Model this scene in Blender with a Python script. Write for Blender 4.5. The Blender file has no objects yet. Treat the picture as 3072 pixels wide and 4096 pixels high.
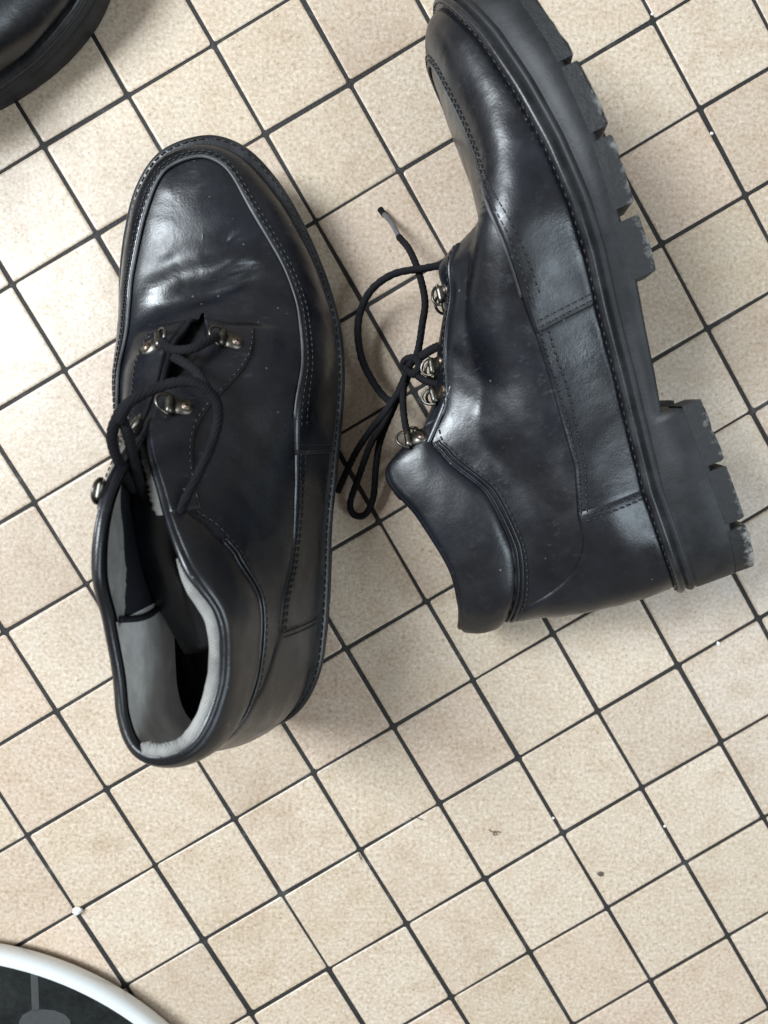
import bpy, bmesh, math, random
import numpy as np
from mathutils import Matrix, Vector

random.seed(7)
rng = np.random.RandomState(7)
SC = bpy.context.scene
COL = SC.collection

# ------------------------------------------------------------------ camera
cam = bpy.data.cameras.new("camera")
cam_ob = bpy.data.objects.new("camera", cam)
COL.objects.link(cam_ob)
CAM_ROWS = [[0.9996060, 0.0, 0.0280683],
            [0.0021586, 0.9970385, -0.0768734],
            [-0.0279852, 0.0769037, 0.9966457]]
M = Matrix(CAM_ROWS).transposed().to_4x4()
M.translation = Vector((0, 0, 0.41096))
cam_ob.matrix_world = M
cam.sensor_fit = 'HORIZONTAL'
cam.sensor_width = 36
cam.lens = 36 * 780 / 768
cam.clip_start = 0.01
cam.clip_end = 20
cam.dof.use_dof = True
cam.dof.focus_distance = 0.365
cam.dof.aperture_fstop = 12
SC.camera = cam_ob

# ------------------------------------------------------------------ light
world = bpy.data.worlds.new("World")
SC.world = world
world.use_nodes = True
wb = world.node_tree.nodes['Background']
wb.inputs[0].default_value = (1.0, 0.94, 0.87, 1)
wb.inputs[1].default_value = 0.27


def area_light(name, loc, target, sx, sy, power, color):
    l = bpy.data.lights.new(name, 'AREA')
    l.shape = 'RECTANGLE'
    l.size, l.size_y = sx, sy
    l.energy = power
    l.color = color
    o = bpy.data.objects.new(name, l)
    COL.objects.link(o)
    o.location = loc
    d = Vector(target) - Vector(loc)
    o.rotation_euler = d.to_track_quat('-Z', 'Y').to_euler()
    return o


area_light("window_light", (-1.10, 0.42, 1.30), (-0.05, 0.03, 0), 0.55, 0.75, 56, (0.86, 0.94, 1.0))
area_light("room_light", (1.25, -0.42, 1.55), (0.1, 0.0, 0), 0.7, 1.0, 20, (0.76, 0.90, 1.0))
SC.view_settings.view_transform = 'Standard'
SC.view_settings.look = 'None'
SC.view_settings.exposure = 0.0
SC.view_settings.gamma = 1.0


# ------------------------------------------------------------------ materials
def new_mat(name):
    m = bpy.data.materials.new(name)
    m.use_nodes = True
    nt = m.node_tree
    return m, nt, nt.nodes['Principled BSDF']


def node(nt, kind, **kw):
    n = nt.nodes.new(kind)
    for k, v in kw.items():
        setattr(n, k, v)
    return n


def noise(nt, scale, detail=4, rough=0.55, coord='Object', stretch=None):
    tc = node(nt, 'ShaderNodeTexCoord')
    n = node(nt, 'ShaderNodeTexNoise')
    n.inputs['Scale'].default_value = scale
    n.inputs['Detail'].default_value = detail
    n.inputs['Roughness'].default_value = rough
    if stretch:
        mp = node(nt, 'ShaderNodeMapping')
        mp.inputs['Scale'].default_value = stretch
        nt.links.new(tc.outputs[coord], mp.inputs[0])
        nt.links.new(mp.outputs[0], n.inputs['Vector'])
    else:
        nt.links.new(tc.outputs[coord], n.inputs['Vector'])
    return n


def ramp(nt, src, stops):
    r = node(nt, 'ShaderNodeValToRGB')
    while len(r.color_ramp.elements) < len(stops):
        r.color_ramp.elements.new(0.5)
    for e, (p, c) in zip(r.color_ramp.elements, stops):
        e.position = p
        e.color = (*c, 1) if len(c) == 3 else c
    nt.links.new(src, r.inputs[0])
    return r


def g3(v):
    return (v, v, v)


def bump(nt, bsdf, srcs):
    prev = None
    for out, strength, dist in srcs:
        b = node(nt, 'ShaderNodeBump')
        b.inputs['Strength'].default_value = strength
        b.inputs['Distance'].default_value = dist
        nt.links.new(out, b.inputs['Height'])
        if prev:
            nt.links.new(prev.outputs[0], b.inputs['Normal'])
        prev = b
    nt.links.new(prev.outputs[0], bsdf.inputs['Normal'])


def leather(name, base=(0.0030, 0.0036, 0.0056), r0=0.25, r1=0.47, worn=(0.008, 0.0100, 0.0150), scuff=(0.024, 0.027, 0.034)):
    m, nt, b = new_mat(name)
    big = noise(nt, 34, 6, 0.62)
    c = ramp(nt, big.outputs[0], [(0.38, base), (0.72, worn)])
    sc = noise(nt, 75, 9, 0.78)
    scr = noise(nt, 420, 3, 0.6, stretch=(1.0, .22, .5))
    pr = node(nt, 'ShaderNodeMath', operation='MULTIPLY')
    nt.links.new(sc.outputs[0], pr.inputs[0])
    nt.links.new(scr.outputs[0], pr.inputs[1])
    k = ramp(nt, pr.outputs[0], [(0.33, g3(0)), (0.50, g3(1))])
    mx = node(nt, 'ShaderNodeMixRGB')
    nt.links.new(k.outputs[0], mx.inputs[0])
    nt.links.new(c.outputs[0], mx.inputs[1])
    mx.inputs[2].default_value = (*scuff, 1)
    dv = node(nt, 'ShaderNodeTexVoronoi')
    dv.inputs['Scale'].default_value = 95
    dv.inputs['Randomness'].default_value = 1
    dc = node(nt, 'ShaderNodeTexCoord')
    nt.links.new(dc.outputs['Object'], dv.inputs['Vector'])
    dk = ramp(nt, dv.outputs['Distance'], [(0.035, g3(.55)), (0.06, g3(0))])
    mx2 = node(nt, 'ShaderNodeMixRGB')
    nt.links.new(dk.outputs[0], mx2.inputs[0])
    nt.links.new(mx.outputs[0], mx2.inputs[1])
    mx2.inputs[2].default_value = (.16, .16, .155, 1)
    nt.links.new(mx2.outputs[0], b.inputs['Base Color'])
    rn = noise(nt, 46, 8, 0.7)
    ad = node(nt, 'ShaderNodeMath', operation='MULTIPLY_ADD')
    nt.links.new(k.outputs[0], ad.inputs[0])
    ad.inputs[1].default_value = .25
    nt.links.new(rn.outputs[0], ad.inputs[2])
    rr = ramp(nt, ad.outputs[0], [(0.36, g3(r0)), (0.70, g3(r1))])
    nt.links.new(rr.outputs[0], b.inputs['Roughness'])
    b.inputs['Specular IOR Level'].default_value = 0.60
    grain = node(nt, 'ShaderNodeTexVoronoi')
    grain.inputs['Scale'].default_value = 900
    tc = node(nt, 'ShaderNodeTexCoord')
    nt.links.new(tc.outputs['Object'], grain.inputs['Vector'])
    soft = noise(nt, 95, 6, 0.65)
    fine = noise(nt, 260, 5, 0.7, stretch=(1.0, .35, .6))
    bump(nt, b, [(grain.outputs[0], 0.09, 0.00025), (fine.outputs[0], 0.09, 0.0006), (soft.outputs[0], 0.16, 0.0012)])
    return m


def rubber(name, base=(0.008, 0.0088, 0.0105), rough=0.55, worn=(0.026, 0.028, 0.031)):
    m, nt, b = new_mat(name)
    n1 = noise(nt, 90, 6, 0.65)
    c = ramp(nt, n1.outputs[0], [(0.4, base), (0.85, worn)])
    nt.links.new(c.outputs[0], b.inputs['Base Color'])
    b.inputs['Roughness'].default_value = rough
    b.inputs['Specular IOR Level'].default_value = 0.4
    n2 = noise(nt, 700, 3, 0.6)
    bump(nt, b, [(n2.outputs[0], 0.3, 0.0003)])
    return m


def worn_rubber(name, lo, hi, pale):
    m, nt, b = new_mat(name)
    n1 = noise(nt, 260, 5, 0.7)
    tc = node(nt, 'ShaderNodeTexCoord')
    sp = node(nt, 'ShaderNodeSeparateXYZ')
    nt.links.new(tc.outputs['Object'], sp.inputs[0])
    mr = node(nt, 'ShaderNodeMapRange')
    mr.inputs[1].default_value = 0.012
    mr.inputs[2].default_value = -0.002
    nt.links.new(sp.outputs[2], mr.inputs[0])
    mul = node(nt, 'ShaderNodeMath', operation='MULTIPLY')
    nt.links.new(mr.outputs[0], mul.inputs[0])
    nt.links.new(n1.outputs[0], mul.inputs[1])
    c = ramp(nt, mul.outputs[0], [(lo, (0.009, 0.010, 0.0115)), (hi, pale)])
    nt.links.new(c.outputs[0], b.inputs['Base Color'])
    b.inputs['Roughness'].default_value = 0.6
    bump(nt, b, [(n1.outputs[0], 0.5, 0.0012)])
    return m


def fabric(name, base, dark, scale=420, rough=0.9):
    m, nt, b = new_mat(name)
    tc = node(nt, 'ShaderNodeTexCoord')
    w = node(nt, 'ShaderNodeTexWave', wave_type='BANDS', bands_direction='DIAGONAL')
    w.inputs['Scale'].default_value = scale
    w.inputs['Distortion'].default_value = 2
    nt.links.new(tc.outputs['Object'], w.inputs['Vector'])
    n1 = noise(nt, 70, 6, 0.65)
    c = ramp(nt, n1.outputs[0], [(0.3, dark), (0.65, base)])
    nt.links.new(c.outputs[0], b.inputs['Base Color'])
    b.inputs['Roughness'].default_value = rough
    b.inputs['Specular IOR Level'].default_value = 0.15
    n2 = noise(nt, 900, 3, 0.7)
    bump(nt, b, [(w.outputs[0], 0.35, 0.0004), (n2.outputs[0], 0.3, 0.0004)])
    return m


def metal(name, col, rough=0.35):
    m, nt, b = new_mat(name)
    n1 = noise(nt, 350, 4, 0.6)
    c = ramp(nt, n1.outputs[0], [(0.35, tuple(x * 0.45 for x in col)), (0.7, col)])
    nt.links.new(c.outputs[0], b.inputs['Base Color'])
    b.inputs['Metallic'].default_value = 1
    b.inputs['Roughness'].default_value = rough
    return m


def plain(name, col, rough=0.6, spec=0.5):
    m, nt, b = new_mat(name)
    n1 = noise(nt, 300, 3)
    c = ramp(nt, n1.outputs[0], [(0.3, tuple(x * 0.8 for x in col)), (0.7, col)])
    nt.links.new(c.outputs[0], b.inputs['Base Color'])
    b.inputs['Roughness'].default_value = rough
    b.inputs['Specular IOR Level'].default_value = spec
    return m


def tile_mat():
    m, nt, b = new_mat("glazed_beige_tile")
    oi = node(nt, 'ShaderNodeObjectInfo')
    tc = node(nt, 'ShaderNodeTexCoord')
    # world position, so that the speckle never repeats from tile to tile
    geo = node(nt, 'ShaderNodeNewGeometry')
    sp = node(nt, 'ShaderNodeTexNoise')
    sp.inputs['Scale'].default_value = 520
    sp.inputs['Detail'].default_value = 5
    sp.inputs['Roughness'].default_value = 0.7
    nt.links.new(geo.outputs['Position'], sp.inputs['Vector'])
    speck = ramp(nt, sp.outputs[0], [(0.30, (0.33, 0.262, 0.19)), (0.43, (0.500, 0.420, 0.332)),
                                     (0.55, (0.580, 0.498, 0.410)), (0.70, (0.715, 0.642, 0.552))])
    big = node(nt, 'ShaderNodeTexNoise')
    big.inputs['Scale'].default_value = 60
    big.inputs['Detail'].default_value = 6
    nt.links.new(geo.outputs['Position'], big.inputs['Vector'])
    blot = ramp(nt, big.outputs[0], [(0.30, (0.88, 0.82, 0.76)), (0.50, (0.98, 0.95, 0.92)), (0.72, (1.0, 1.0, 1.0))])
    mix = node(nt, 'ShaderNodeMixRGB', blend_type='MULTIPLY')
    mix.inputs[0].default_value = 0.85
    nt.links.new(speck.outputs[0], mix.inputs[1])
    nt.links.new(blot.outputs[0], mix.inputs[2])
    tint = ramp(nt, oi.outputs['Random'], [(0.0, (0.84, 0.815, 0.785)), (0.25, (1.0, 0.95, 0.935)), (0.4, (0.92, 0.905, 0.86)),
                                           (0.7, (0.96, 0.945, 0.92)), (1.0, (1.0, 1.0, 0.99))])
    mix2 = node(nt, 'ShaderNodeMixRGB', blend_type='MULTIPLY')
    mix2.inputs[0].default_value = 1
    nt.links.new(mix.outputs[0], mix2.inputs[1])
    nt.links.new(tint.outputs[0], mix2.inputs[2])
    # trodden-in dirt: a few broad smudges that ignore the tile edges
    dn = node(nt, 'ShaderNodeTexNoise')
    dn.inputs['Scale'].default_value = 11
    dn.inputs['Detail'].default_value = 7
    dn.inputs['Roughness'].default_value = 0.68
    nt.links.new(geo.outputs['Position'], dn.inputs['Vector'])
    dirt = ramp(nt, dn.outputs[0], [(0.30, (0.74, 0.68, 0.62)), (0.46, (1, 1, 1))])
    mixd = node(nt, 'ShaderNodeMixRGB', blend_type='MULTIPLY')
    mixd.inputs[0].default_value = 0.55
    nt.links.new(mix2.outputs[0], mixd.inputs[1])
    nt.links.new(dirt.outputs[0], mixd.inputs[2])
    mix2 = mixd
    # tiny brown pits
    pv = node(nt, 'ShaderNodeTexVoronoi')
    pv.inputs['Scale'].default_value = 90
    nt.links.new(geo.outputs['Position'], pv.inputs['Vector'])
    pit = ramp(nt, pv.outputs[0], [(0.045, (0.35, 0.25, 0.18)), (0.075, (1, 1, 1))])
    mix3 = node(nt, 'ShaderNodeMixRGB', blend_type='MULTIPLY')
    mix3.inputs[0].default_value = 0.45
    nt.links.new(mix2.outputs[0], mix3.inputs[1])
    nt.links.new(pit.outputs[0], mix3.inputs[2])
    nt.links.new(mix3.outputs[0], b.inputs['Base Color'])
    rr = ramp(nt, big.outputs[0], [(0.3, g3(0.42)), (0.7, g3(0.33))])
    nt.links.new(rr.outputs[0], b.inputs['Roughness'])
    b.inputs['Specular IOR Level'].default_value = 0.5
    mid = node(nt, 'ShaderNodeTexNoise')
    mid.inputs['Scale'].default_value = 160
    mid.inputs['Detail'].default_value = 4
    nt.links.new(geo.outputs['Position'], mid.inputs['Vector'])
    bump(nt, b, [(sp.outputs[0], 0.25, 0.0003), (mid.outputs[0], 0.2, 0.0008)])
    return m


def grout_mat():
    m, nt, b = new_mat("dark_grout")
    n1 = noise(nt, 60, 6, 0.7)
    c = ramp(nt, n1.outputs[0], [(0.3, (0.006, 0.005, 0.0045)), (0.58, (0.015, 0.013, 0.0125)), (0.74, (0.075, 0.072, 0.072))])
    nt.links.new(c.outputs[0], b.inputs['Base Color'])
    b.inputs['Roughness'].default_value = 0.6
    n2 = noise(nt, 900, 4, 0.7)
    bump(nt, b, [(n2.outputs[0], 0.8, 0.0008)])
    return m


MAT = {
    'leather': leather("black_leather"),
    'leather_soft': leather("black_collar_leather", r0=0.29, r1=0.50),
    'piping': leather("scuffed_black_leather", base=(0.016, 0.0165, 0.018), worn=(0.11, 0.112, 0.115), r0=0.4, r1=0.6),
    'rubber': rubber("black_rubber"),
    'welt': rubber("black_welt", base=(0.010, 0.0105, 0.012), rough=0.33, worn=(0.04, 0.04, 0.043)),
    'worn': worn_rubber("worn_rubber", .30, .50, (.32, .315, .30)),
    'lug': worn_rubber("scuffed_rubber", .36, .58, (.20, .20, .19)),
    'grey_lining': fabric("grey_lining", (0.55, 0.54, 0.52), (0.33, 0.325, 0.31)),
    'rim_lining': fabric("worn_grey_lining", (0.30, 0.295, 0.28), (0.15, 0.147, 0.14)),
    'torn': fabric("torn_grey_lining", (0.21, 0.205, 0.195), (0.11, 0.108, 0.10)),
    'navy_lining': fabric("navy_lining", (0.020, 0.021, 0.028), (0.010, 0.010, 0.015)),
    'insole': fabric("insole_cloth", (0.040, 0.038, 0.036), (0.02, 0.019, 0.018)),
    'lace': fabric("black_lace", (0.011, 0.011, 0.013), (0.005, 0.005, 0.006), scale=300),
    'lace_tip': plain("lace_tip", (0.10, 0.10, 0.11), 0.35),
    'stitch': plain("black_thread", (0.012, 0.0125, 0.014), 0.5, .55),
    'metal': metal("tarnished_nickel", (0.19, 0.178, 0.155), 0.40),
    'rivet': metal("copper_rivet", (0.26, 0.20, 0.16), 0.45),
    'tile': tile_mat(),
    'grout': grout_mat(),
}


# ------------------------------------------------------------------ mesh helpers
def link(name, me, mat, parent=None):
    o = bpy.data.objects.new(name, me)
    COL.objects.link(o)
    if mat is not None and not me.materials:
        me.materials.append(mat)
    if parent is not None:
        o.parent = parent
    return o


def mesh(name, verts, faces, smooth=True):
    me = bpy.data.meshes.new(name)
    me.from_pydata([tuple(map(float, v)) for v in verts], [], [tuple(map(int, f)) for f in faces])
    if smooth:
        me.polygons.foreach_set('use_smooth', [True] * len(me.polygons))
    me.update()
    return me


def grid_faces(n, m, close_n=False, close_m=False, off=0, flip=False):
    f = []
    for i in range(n if close_n else n - 1):
        for j in range(m if close_m else m - 1):
            a = off + i * m + j
            b = off + ((i + 1) % n) * m + j
            c = off + ((i + 1) % n) * m + (j + 1) % m
            d = off + i * m + (j + 1) % m
            f.append((a, d, c, b) if flip else (a, b, c, d))
    return f


class MB:
    """collects pieces into one mesh"""
    def __init__(s):
        s.v, s.f = [], []

    def add(s, verts, faces):
        o = len(s.v)
        s.v.extend([tuple(map(float, x)) for x in verts])
        s.f.extend([tuple(int(i) + o for i in q) for q in faces])

    def build(s, name, mat, parent=None, smooth=True):
        return link(name, mesh(name, s.v, s.f, smooth), mat, parent)


def unit(v):
    v = np.asarray(v, float)
    n = np.linalg.norm(v, axis=-1, keepdims=True)
    return v / np.maximum(n, 1e-12)


def smooth_path(P, n):
    """Catmull-Rom through P, resampled to n evenly spaced points"""
    P = np.asarray(P, float)
    Q = np.vstack([2 * P[0] - P[1], P, 2 * P[-1] - P[-2]])
    out = []
    for i in range(1, len(Q) - 2):
        p0, p1, p2, p3 = Q[i - 1], Q[i], Q[i + 1], Q[i + 2]
        for k in range(24):
            t = k / 24
            out.append(0.5 * (2 * p1 + (p2 - p0) * t + (2 * p0 - 5 * p1 + 4 * p2 - p3) * t * t + (3 * p1 - p0 - 3 * p2 + p3) * t ** 3))
    out.append(P[-1])
    out = np.array(out)
    d = np.r_[0, np.cumsum(np.linalg.norm(np.diff(out, axis=0), axis=1))]
    s = np.linspace(0, d[-1], n)
    return np.c_[[np.interp(s, d, out[:, k]) for k in range(out.shape[1])]].T


def tube_geo(P, r, seg=8, flat=1.0, ref=(0, 0, 1), closed=False, wob=0.0):
    P = np.asarray(P, float)
    n = len(P)
    if closed:
        T = unit(np.roll(P, -1, 0) - np.roll(P, 1, 0))
    else:
        T = unit(np.gradient(P, axis=0))
    r = np.broadcast_to(np.asarray(r, float), (n,))
    a = np.cross(T[0], ref)
    if np.linalg.norm(a) < 1e-4:
        a = np.cross(T[0], (1, 0, 0))
    a = unit(a)
    V = []
    for i in range(n):
        a = unit(a - T[i] * (a @ T[i]))
        b = np.cross(T[i], a)
        rr = r[i] * (1 + wob * math.sin(i * 2.1))
        for k in range(seg):
            th = 2 * math.pi * k / seg
            V.append(P[i] + rr * (a * math.cos(th) + b * math.sin(th) * flat))
    F = grid_faces(n, seg, close_n=closed, close_m=True)
    if not closed:
        F.append(tuple(range(seg)))
        F.append(tuple(reversed(range((n - 1) * seg, n * seg))))
    return V, F


def tube(name, P, r, mat, parent=None, n=60, **kw):
    b = MB()
    b.add(*tube_geo(smooth_path(P, n), r, **kw))
    return b.build(name, mat, parent)


def thing(name, label, cat, mat4, group=None):
    o = bpy.data.objects.new(name, None)
    COL.objects.link(o)
    o.empty_display_size = 0.02
    o.matrix_world = mat4
    o['label'] = label
    o['category'] = cat
    if group:
        o['group'] = group
    return o


def tag(o, label=None, cat=None, kind=None, group=None):
    for k, v in (('label', label), ('category', cat), ('kind', kind), ('group', group)):
        if v:
            o[k] = v
    return o


# ------------------------------------------------------------------ floor
TH = math.radians(30.3959)
TO = np.array([-0.11285, -0.22416])
U = np.array([math.cos(TH), math.sin(TH)])
V = np.array([math.sin(TH), -math.cos(TH)])
PITCH = 0.05
FLOOR_TOP = 0.0

fm = mesh("floor", [(-1.6, -1.6, -0.0008), (1.6, -1.6, -0.0008), (1.6, 1.6, -0.0008), (-1.6, 1.6, -0.0008)], [(0, 1, 2, 3)], False)
floor = link("floor", fm, MAT['grout'])
floor['kind'] = 'structure'


def tile_geo(seed):
    """a 5 cm mosaic tile with softly rounded corners and edges, uneven outline"""
    r = np.random.RandomState(seed)
    hx, hy = 0.02392, 0.02408
    rings = [(0.0, -0.0040), (0.0, -0.00035), (0.0004, -0.0001), (0.0012, 0.0)]
    pts = []
    for sx, sy in ((1, 1), (-1, 1), (-1, -1), (1, -1)):
        c = np.array([sx * hx, sy * hy]) + r.uniform(-0.00038, 0.00038, 2)
        rad = r.uniform(0.0007, 0.0017)
        a0 = {(1, 1): 0, (-1, 1): 90, (-1, -1): 180, (1, -1): 270}[(sx, sy)]
        cc = c - np.array([sx, sy]) * rad
        for k in range(3):
            a = math.radians(a0 + 45 * k)
            pts.append(cc + rad * np.array([math.cos(a), math.sin(a)]))
    pts = np.array(pts)
    n = len(pts)
    V_, F_ = [], []
    for ins, z in rings:
        s = 1 - ins / 0.024
        for p in pts:
            V_.append((p[0] * s, p[1] * s, z))
    for k in range(len(rings) - 1):
        for i in range(n):
            j = (i + 1) % n
            F_.append((k * n + i, k * n + j, (k + 1) * n + j, (k + 1) * n + i))
    F_.append(tuple(range((len(rings) - 1) * n, len(rings) * n)))
    return V_, F_


tile_meshes = []
for sd in range(24):
    v_, f_ = tile_geo(sd)
    me = mesh("tile", v_, f_, False)
    me.materials.append(MAT['tile'])
    tile_meshes.append(me)
cells = []
for i in range(-34, 40):
    for j in range(-36, 34):
        c = TO + U * PITCH * (i + 0.5) + V * PITCH * (j + 0.5)
        if abs(c[0]) < 1.55 and abs(c[1]) < 1.55:
            q = max(abs(c[0] - 0.012) / 0.30, abs(c[1] + 0.045) / 0.375)
            cells.append((q, i, j, c))
cells.sort(key=lambda x: x[0])
ANG = math.atan2(U[1], U[0])
for q, i, j, c in cells[:296]:
    o = bpy.data.objects.new("tile", random.choice(tile_meshes))
    COL.objects.link(o)
    o.parent = floor
    o.location = (c[0] + random.uniform(-.0002, .0002), c[1] + random.uniform(-.0002, .0002), random.uniform(-.00025, 0.0))
    o.rotation_euler = (random.gauss(0, 0.0018), random.gauss(0, 0.0018), ANG + random.gauss(0, 0.0022) + random.choice((0, math.pi)))
rest = MB()
for q, i, j, c in cells[296:]:
    v_, f_ = tile_geo(random.randrange(24))
    ca, sa = math.cos(ANG), math.sin(ANG)
    rest.add([(c[0] + x * ca - y * sa, c[1] + x * sa + y * ca, z) for x, y, z in v_], f_)
ro = rest.build("tile", MAT['tile'], floor, smooth=False)
ro['kind'] = 'stuff'


# ------------------------------------------------------------------ shoe
# shoe frame: x heel -> toe, y to the shoe's left, z up.  "side" +1 is the right hand side (y < 0)
LATERAL = [(0, 0), (.003, .015), (.012, .026), (.028, .0345), (.05, .0390), (.075, .042), (.1, .0445), (.125, .0485),
           (.15, .0525), (.175, .0555), (.2, .055), (.225, .0495), (.25, .0400), (.2690, .0290), (.2820, .0160), (.287, 0)]
MEDIAL = [(0, 0), (.003, .015), (.012, .0255), (.028, .0325), (.05, .0355), (.075, .0360), (.1, .0370), (.125, .0400),
          (.15, .0455), (.175, .051), (.2, .0520), (.225, .0498), (.25, .0435), (.2690, .0345), (.2820, .0210), (.287, 0)]
XK = [0, .013, .025, .055, .105, .135, .155, .175, .2, .225, .25, .268, .287]
FEATHER = [.0335, .0345, .035, .0345, .0285, .0258, .0236, .0231, .0243, .0272, .0312, .0356, .0405]


def feather_z(x):
    return np.interp(x, XK, FEATHER)


def ground_z(x):
    return np.interp(x, [-1, .2, .215, .235, .256, .27, .287, 1], [0, 0, .0006, .003, .0062, .0095, .0150, .0160])


def body_z(x):
    return np.interp(x, [-1, .0828, .0842, .1, .139, .2, .235, .256, .287, 1],
                     [.0065, .0065, .0168, .0140, .0086, .0056, .0072, .0100, .0195, .020])


def cr(tab, t, flip=None):
    """Catmull-Rom through a table of key rows, t in index units; mirrored in column 1 at both ends"""
    tab = np.asarray(tab, float)
    n = len(tab)
    m = np.ones(tab.shape[1])
    m[1] = -1
    ext = np.vstack([tab[1] * m, tab, tab[-2] * m])
    t = np.clip(np.asarray(t, float), 0, n - 1 - 1e-9)
    i = np.floor(t).astype(int)
    f = (t - i)[..., None]
    p0, p1, p2, p3 = ext[i], ext[i + 1], ext[i + 2], ext[i + 3]
    return 0.5 * (2 * p1 + (p2 - p0) * f + (2 * p0 - 5 * p1 + 4 * p2 - p3) * f ** 2 + (3 * p1 - p0 - 3 * p2 + p3) * f ** 3)


def sstep(a, b, x):
    t = np.clip((np.asarray(x, float) - a) / (b - a), 0, 1)
    return t * t * (3 - 2 * t)


class Shoe:
    def __init__(s, right, left, top_right, top_left, lean=0.0, crease=0.0, wrinkle=0.0, seam=0.0, toe_seam=0.0, bulge=0.0015, step=0.0, plan_seam=None):
        s.plan_seam = plan_seam
        s.step = step
        s.bulge = bulge
        s.seam, s.toe_seam = seam, toe_seam
        s.out = {1: np.array(right, float), -1: np.array(left, float)}
        s.top = {1: np.array(top_right, float), -1: np.array(top_left, float)}
        s.lean, s.crease, s.wrinkle = lean, crease, wrinkle

    def outline(s, side, t, inset=0.0):
        p = cr(s.out[side], t)
        if np.any(inset):
            d = cr(s.out[side], np.minimum(t + .02, 15)) - cr(s.out[side], np.maximum(t - .02, 0))
            d = unit(d)
            nrm = np.stack([d[..., 1], -d[..., 0]], -1)
            p = p + nrm * np.asarray(inset)[..., None]
            p[..., 1] = np.maximum(p[..., 1], 0)
        return p

    def raw(s, side, t, u):
        """point on the bare surface of the upper: t 0..15 heel to toe, u 0 feather line .. 1 top line"""
        t, u = np.broadcast_arrays(np.asarray(t, float), np.asarray(u, float))
        ins = 0.0045 + 0.0015 * sstep(9, 14, t)
        b = s.outline(side, t, ins)
        zb = feather_z(b[..., 0]) - 0.001
        tp = cr(s.top[side], t)
        w = sstep(8.5, 9.3, t) * sstep(9.78, 9.58, t)
        tp = tp + np.stack([0.002 * w * (s.step > 0), .25 * s.step * w, s.step * w], -1) * sstep(.45, .92, u)[..., None]
        th = (1 - (1 - u) ** 1.3) * math.pi / 2
        e = 0.77
        H2 = 1 - np.cos(th) ** e
        G2 = np.sin(th) ** e
        H1 = u ** 1.5
        # the quarter slopes in from the feather line, the heel stands fuller
        Hs = u ** 0.8 + 0.03 * np.sin(math.pi * u)
        wq = sstep(2.2, 4.6, t)
        # fuller heel and quarter: bulge out a little low down, draw in above the ankle seam
        H1 = H1 - 0.10 * np.sin(math.pi * np.clip(u / 0.62, 0, 1)) + 0.05 * np.sin(math.pi * np.clip((u - .55) / .3, 0, 1))
        H1 = H1 * (1 - wq) + Hs * wq
        q = sstep(4.6, 9.2, t)
        H = H1 * (1 - q) + H2 * q
        G = u * (1 - q) + G2 * q
        x = b[..., 0] * (1 - H) + tp[..., 0] * H
        sx = b[..., 1] * (1 - H) + tp[..., 1] * H
        z = zb * (1 - G) + tp[..., 2] * G
        y = -side * sx + s.lean * np.maximum(z - .03, 0) * (.75 + .25 * sstep(.262, .12, x))
        return np.stack([x, y, z], -1)

    def frame(s, side, t, u):
        h = 0.02
        t = np.asarray(t, float)
        u = np.asarray(u, float)
        p = s.raw(side, t, u)
        du = s.raw(side, t, np.minimum(u + .01, 1)) - s.raw(side, t, np.maximum(u - .01, 0))
        dt = s.raw(side, np.minimum(t + h, 15), u) - s.raw(side, np.maximum(t - h, 0), u)
        n = np.cross(dt, du) * (1 if side > 0 else -1)
        return p, unit(n), unit(du), unit(dt)

    def uc(s, t):
        return np.interp(t, [0, 1, 2, 3, 4, 5, 6, 6.5, 6.9, 7.2], [.80, .79, .76, .715, .675, .665, .70, .80, .97, 1.0])

    def um(s, side, t):
        """mudguard seam height as u"""
        t = np.atleast_1d(np.asarray(t, float))
        zt = np.interp(t, [0, 4.2, 5, 6.5, 7.5, 8.2, 9, 10, 11, 12, 13, 14, 15],
                       [.075, .0643, .0578, .0540, .0525, .0515, .0492, .0482, .0478, .0486, .0500, .0512, .0518])
        zt = zt + s.seam * np.interp(t, [0, 4, 6, 7, 8, 9, 10, 11, 12, 13], [1, 1, 1, 1.4, 2.0, 1.9, 1.0, .5, .2, 0]) - s.toe_seam * sstep(11.5, 14, t)
        lo, hi = np.zeros_like(t), np.ones_like(t)
        if s.plan_seam:
            want = s.outline(side, t)[..., 1] - np.interp(t, [0, 4, 6, 8, 9, 11, 13, 15], s.plan_seam)
            keep, s.lean = s.lean, 0.0
            for _ in range(26):
                m = (lo + hi) / 2
                y = abs(s.raw(side, t, m)[..., 1])
                lo, hi = np.where(y > want, m, lo), np.where(y > want, hi, m)
            s.lean = keep
            w = sstep(12.2, 14.0, t)
            toe = 0.34
            return lo * (1 - w) + toe * w
        for _ in range(26):
            m = (lo + hi) / 2
            z = s.raw(side, t, m)[..., 2]
            lo, hi = np.where(z < zt, m, lo), np.where(z < zt, hi, m)
        return lo

    def P(s, side, t, u, off=0.0):
        t, u = np.broadcast_arrays(np.asarray(t, float), np.asarray(u, float))
        p, n, a, b = s.frame(side, t, u)
        d = np.zeros_like(t) + off
        uc = s.uc(t)
        f = np.clip((u - uc) / np.maximum(1 - uc, 1e-3), 0, 1)
        pad = np.where(t < 6.9, 1, 0) * (0.0024 * np.sin(math.pi * np.clip(f, 0, 1)) ** 0.75 - 0.0010 * np.exp(-((u - uc) / .022) ** 2)) * sstep(6.9, 6.0, t)
        d = d + pad
        d = d + s.bulge * np.sin(math.pi * np.clip(u / .52, 0, 1)) ** 1.2 * sstep(2.2, 4.2, t) * sstep(11.5, 9.0, t)
        x, zz = p[..., 0], p[..., 2]
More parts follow.
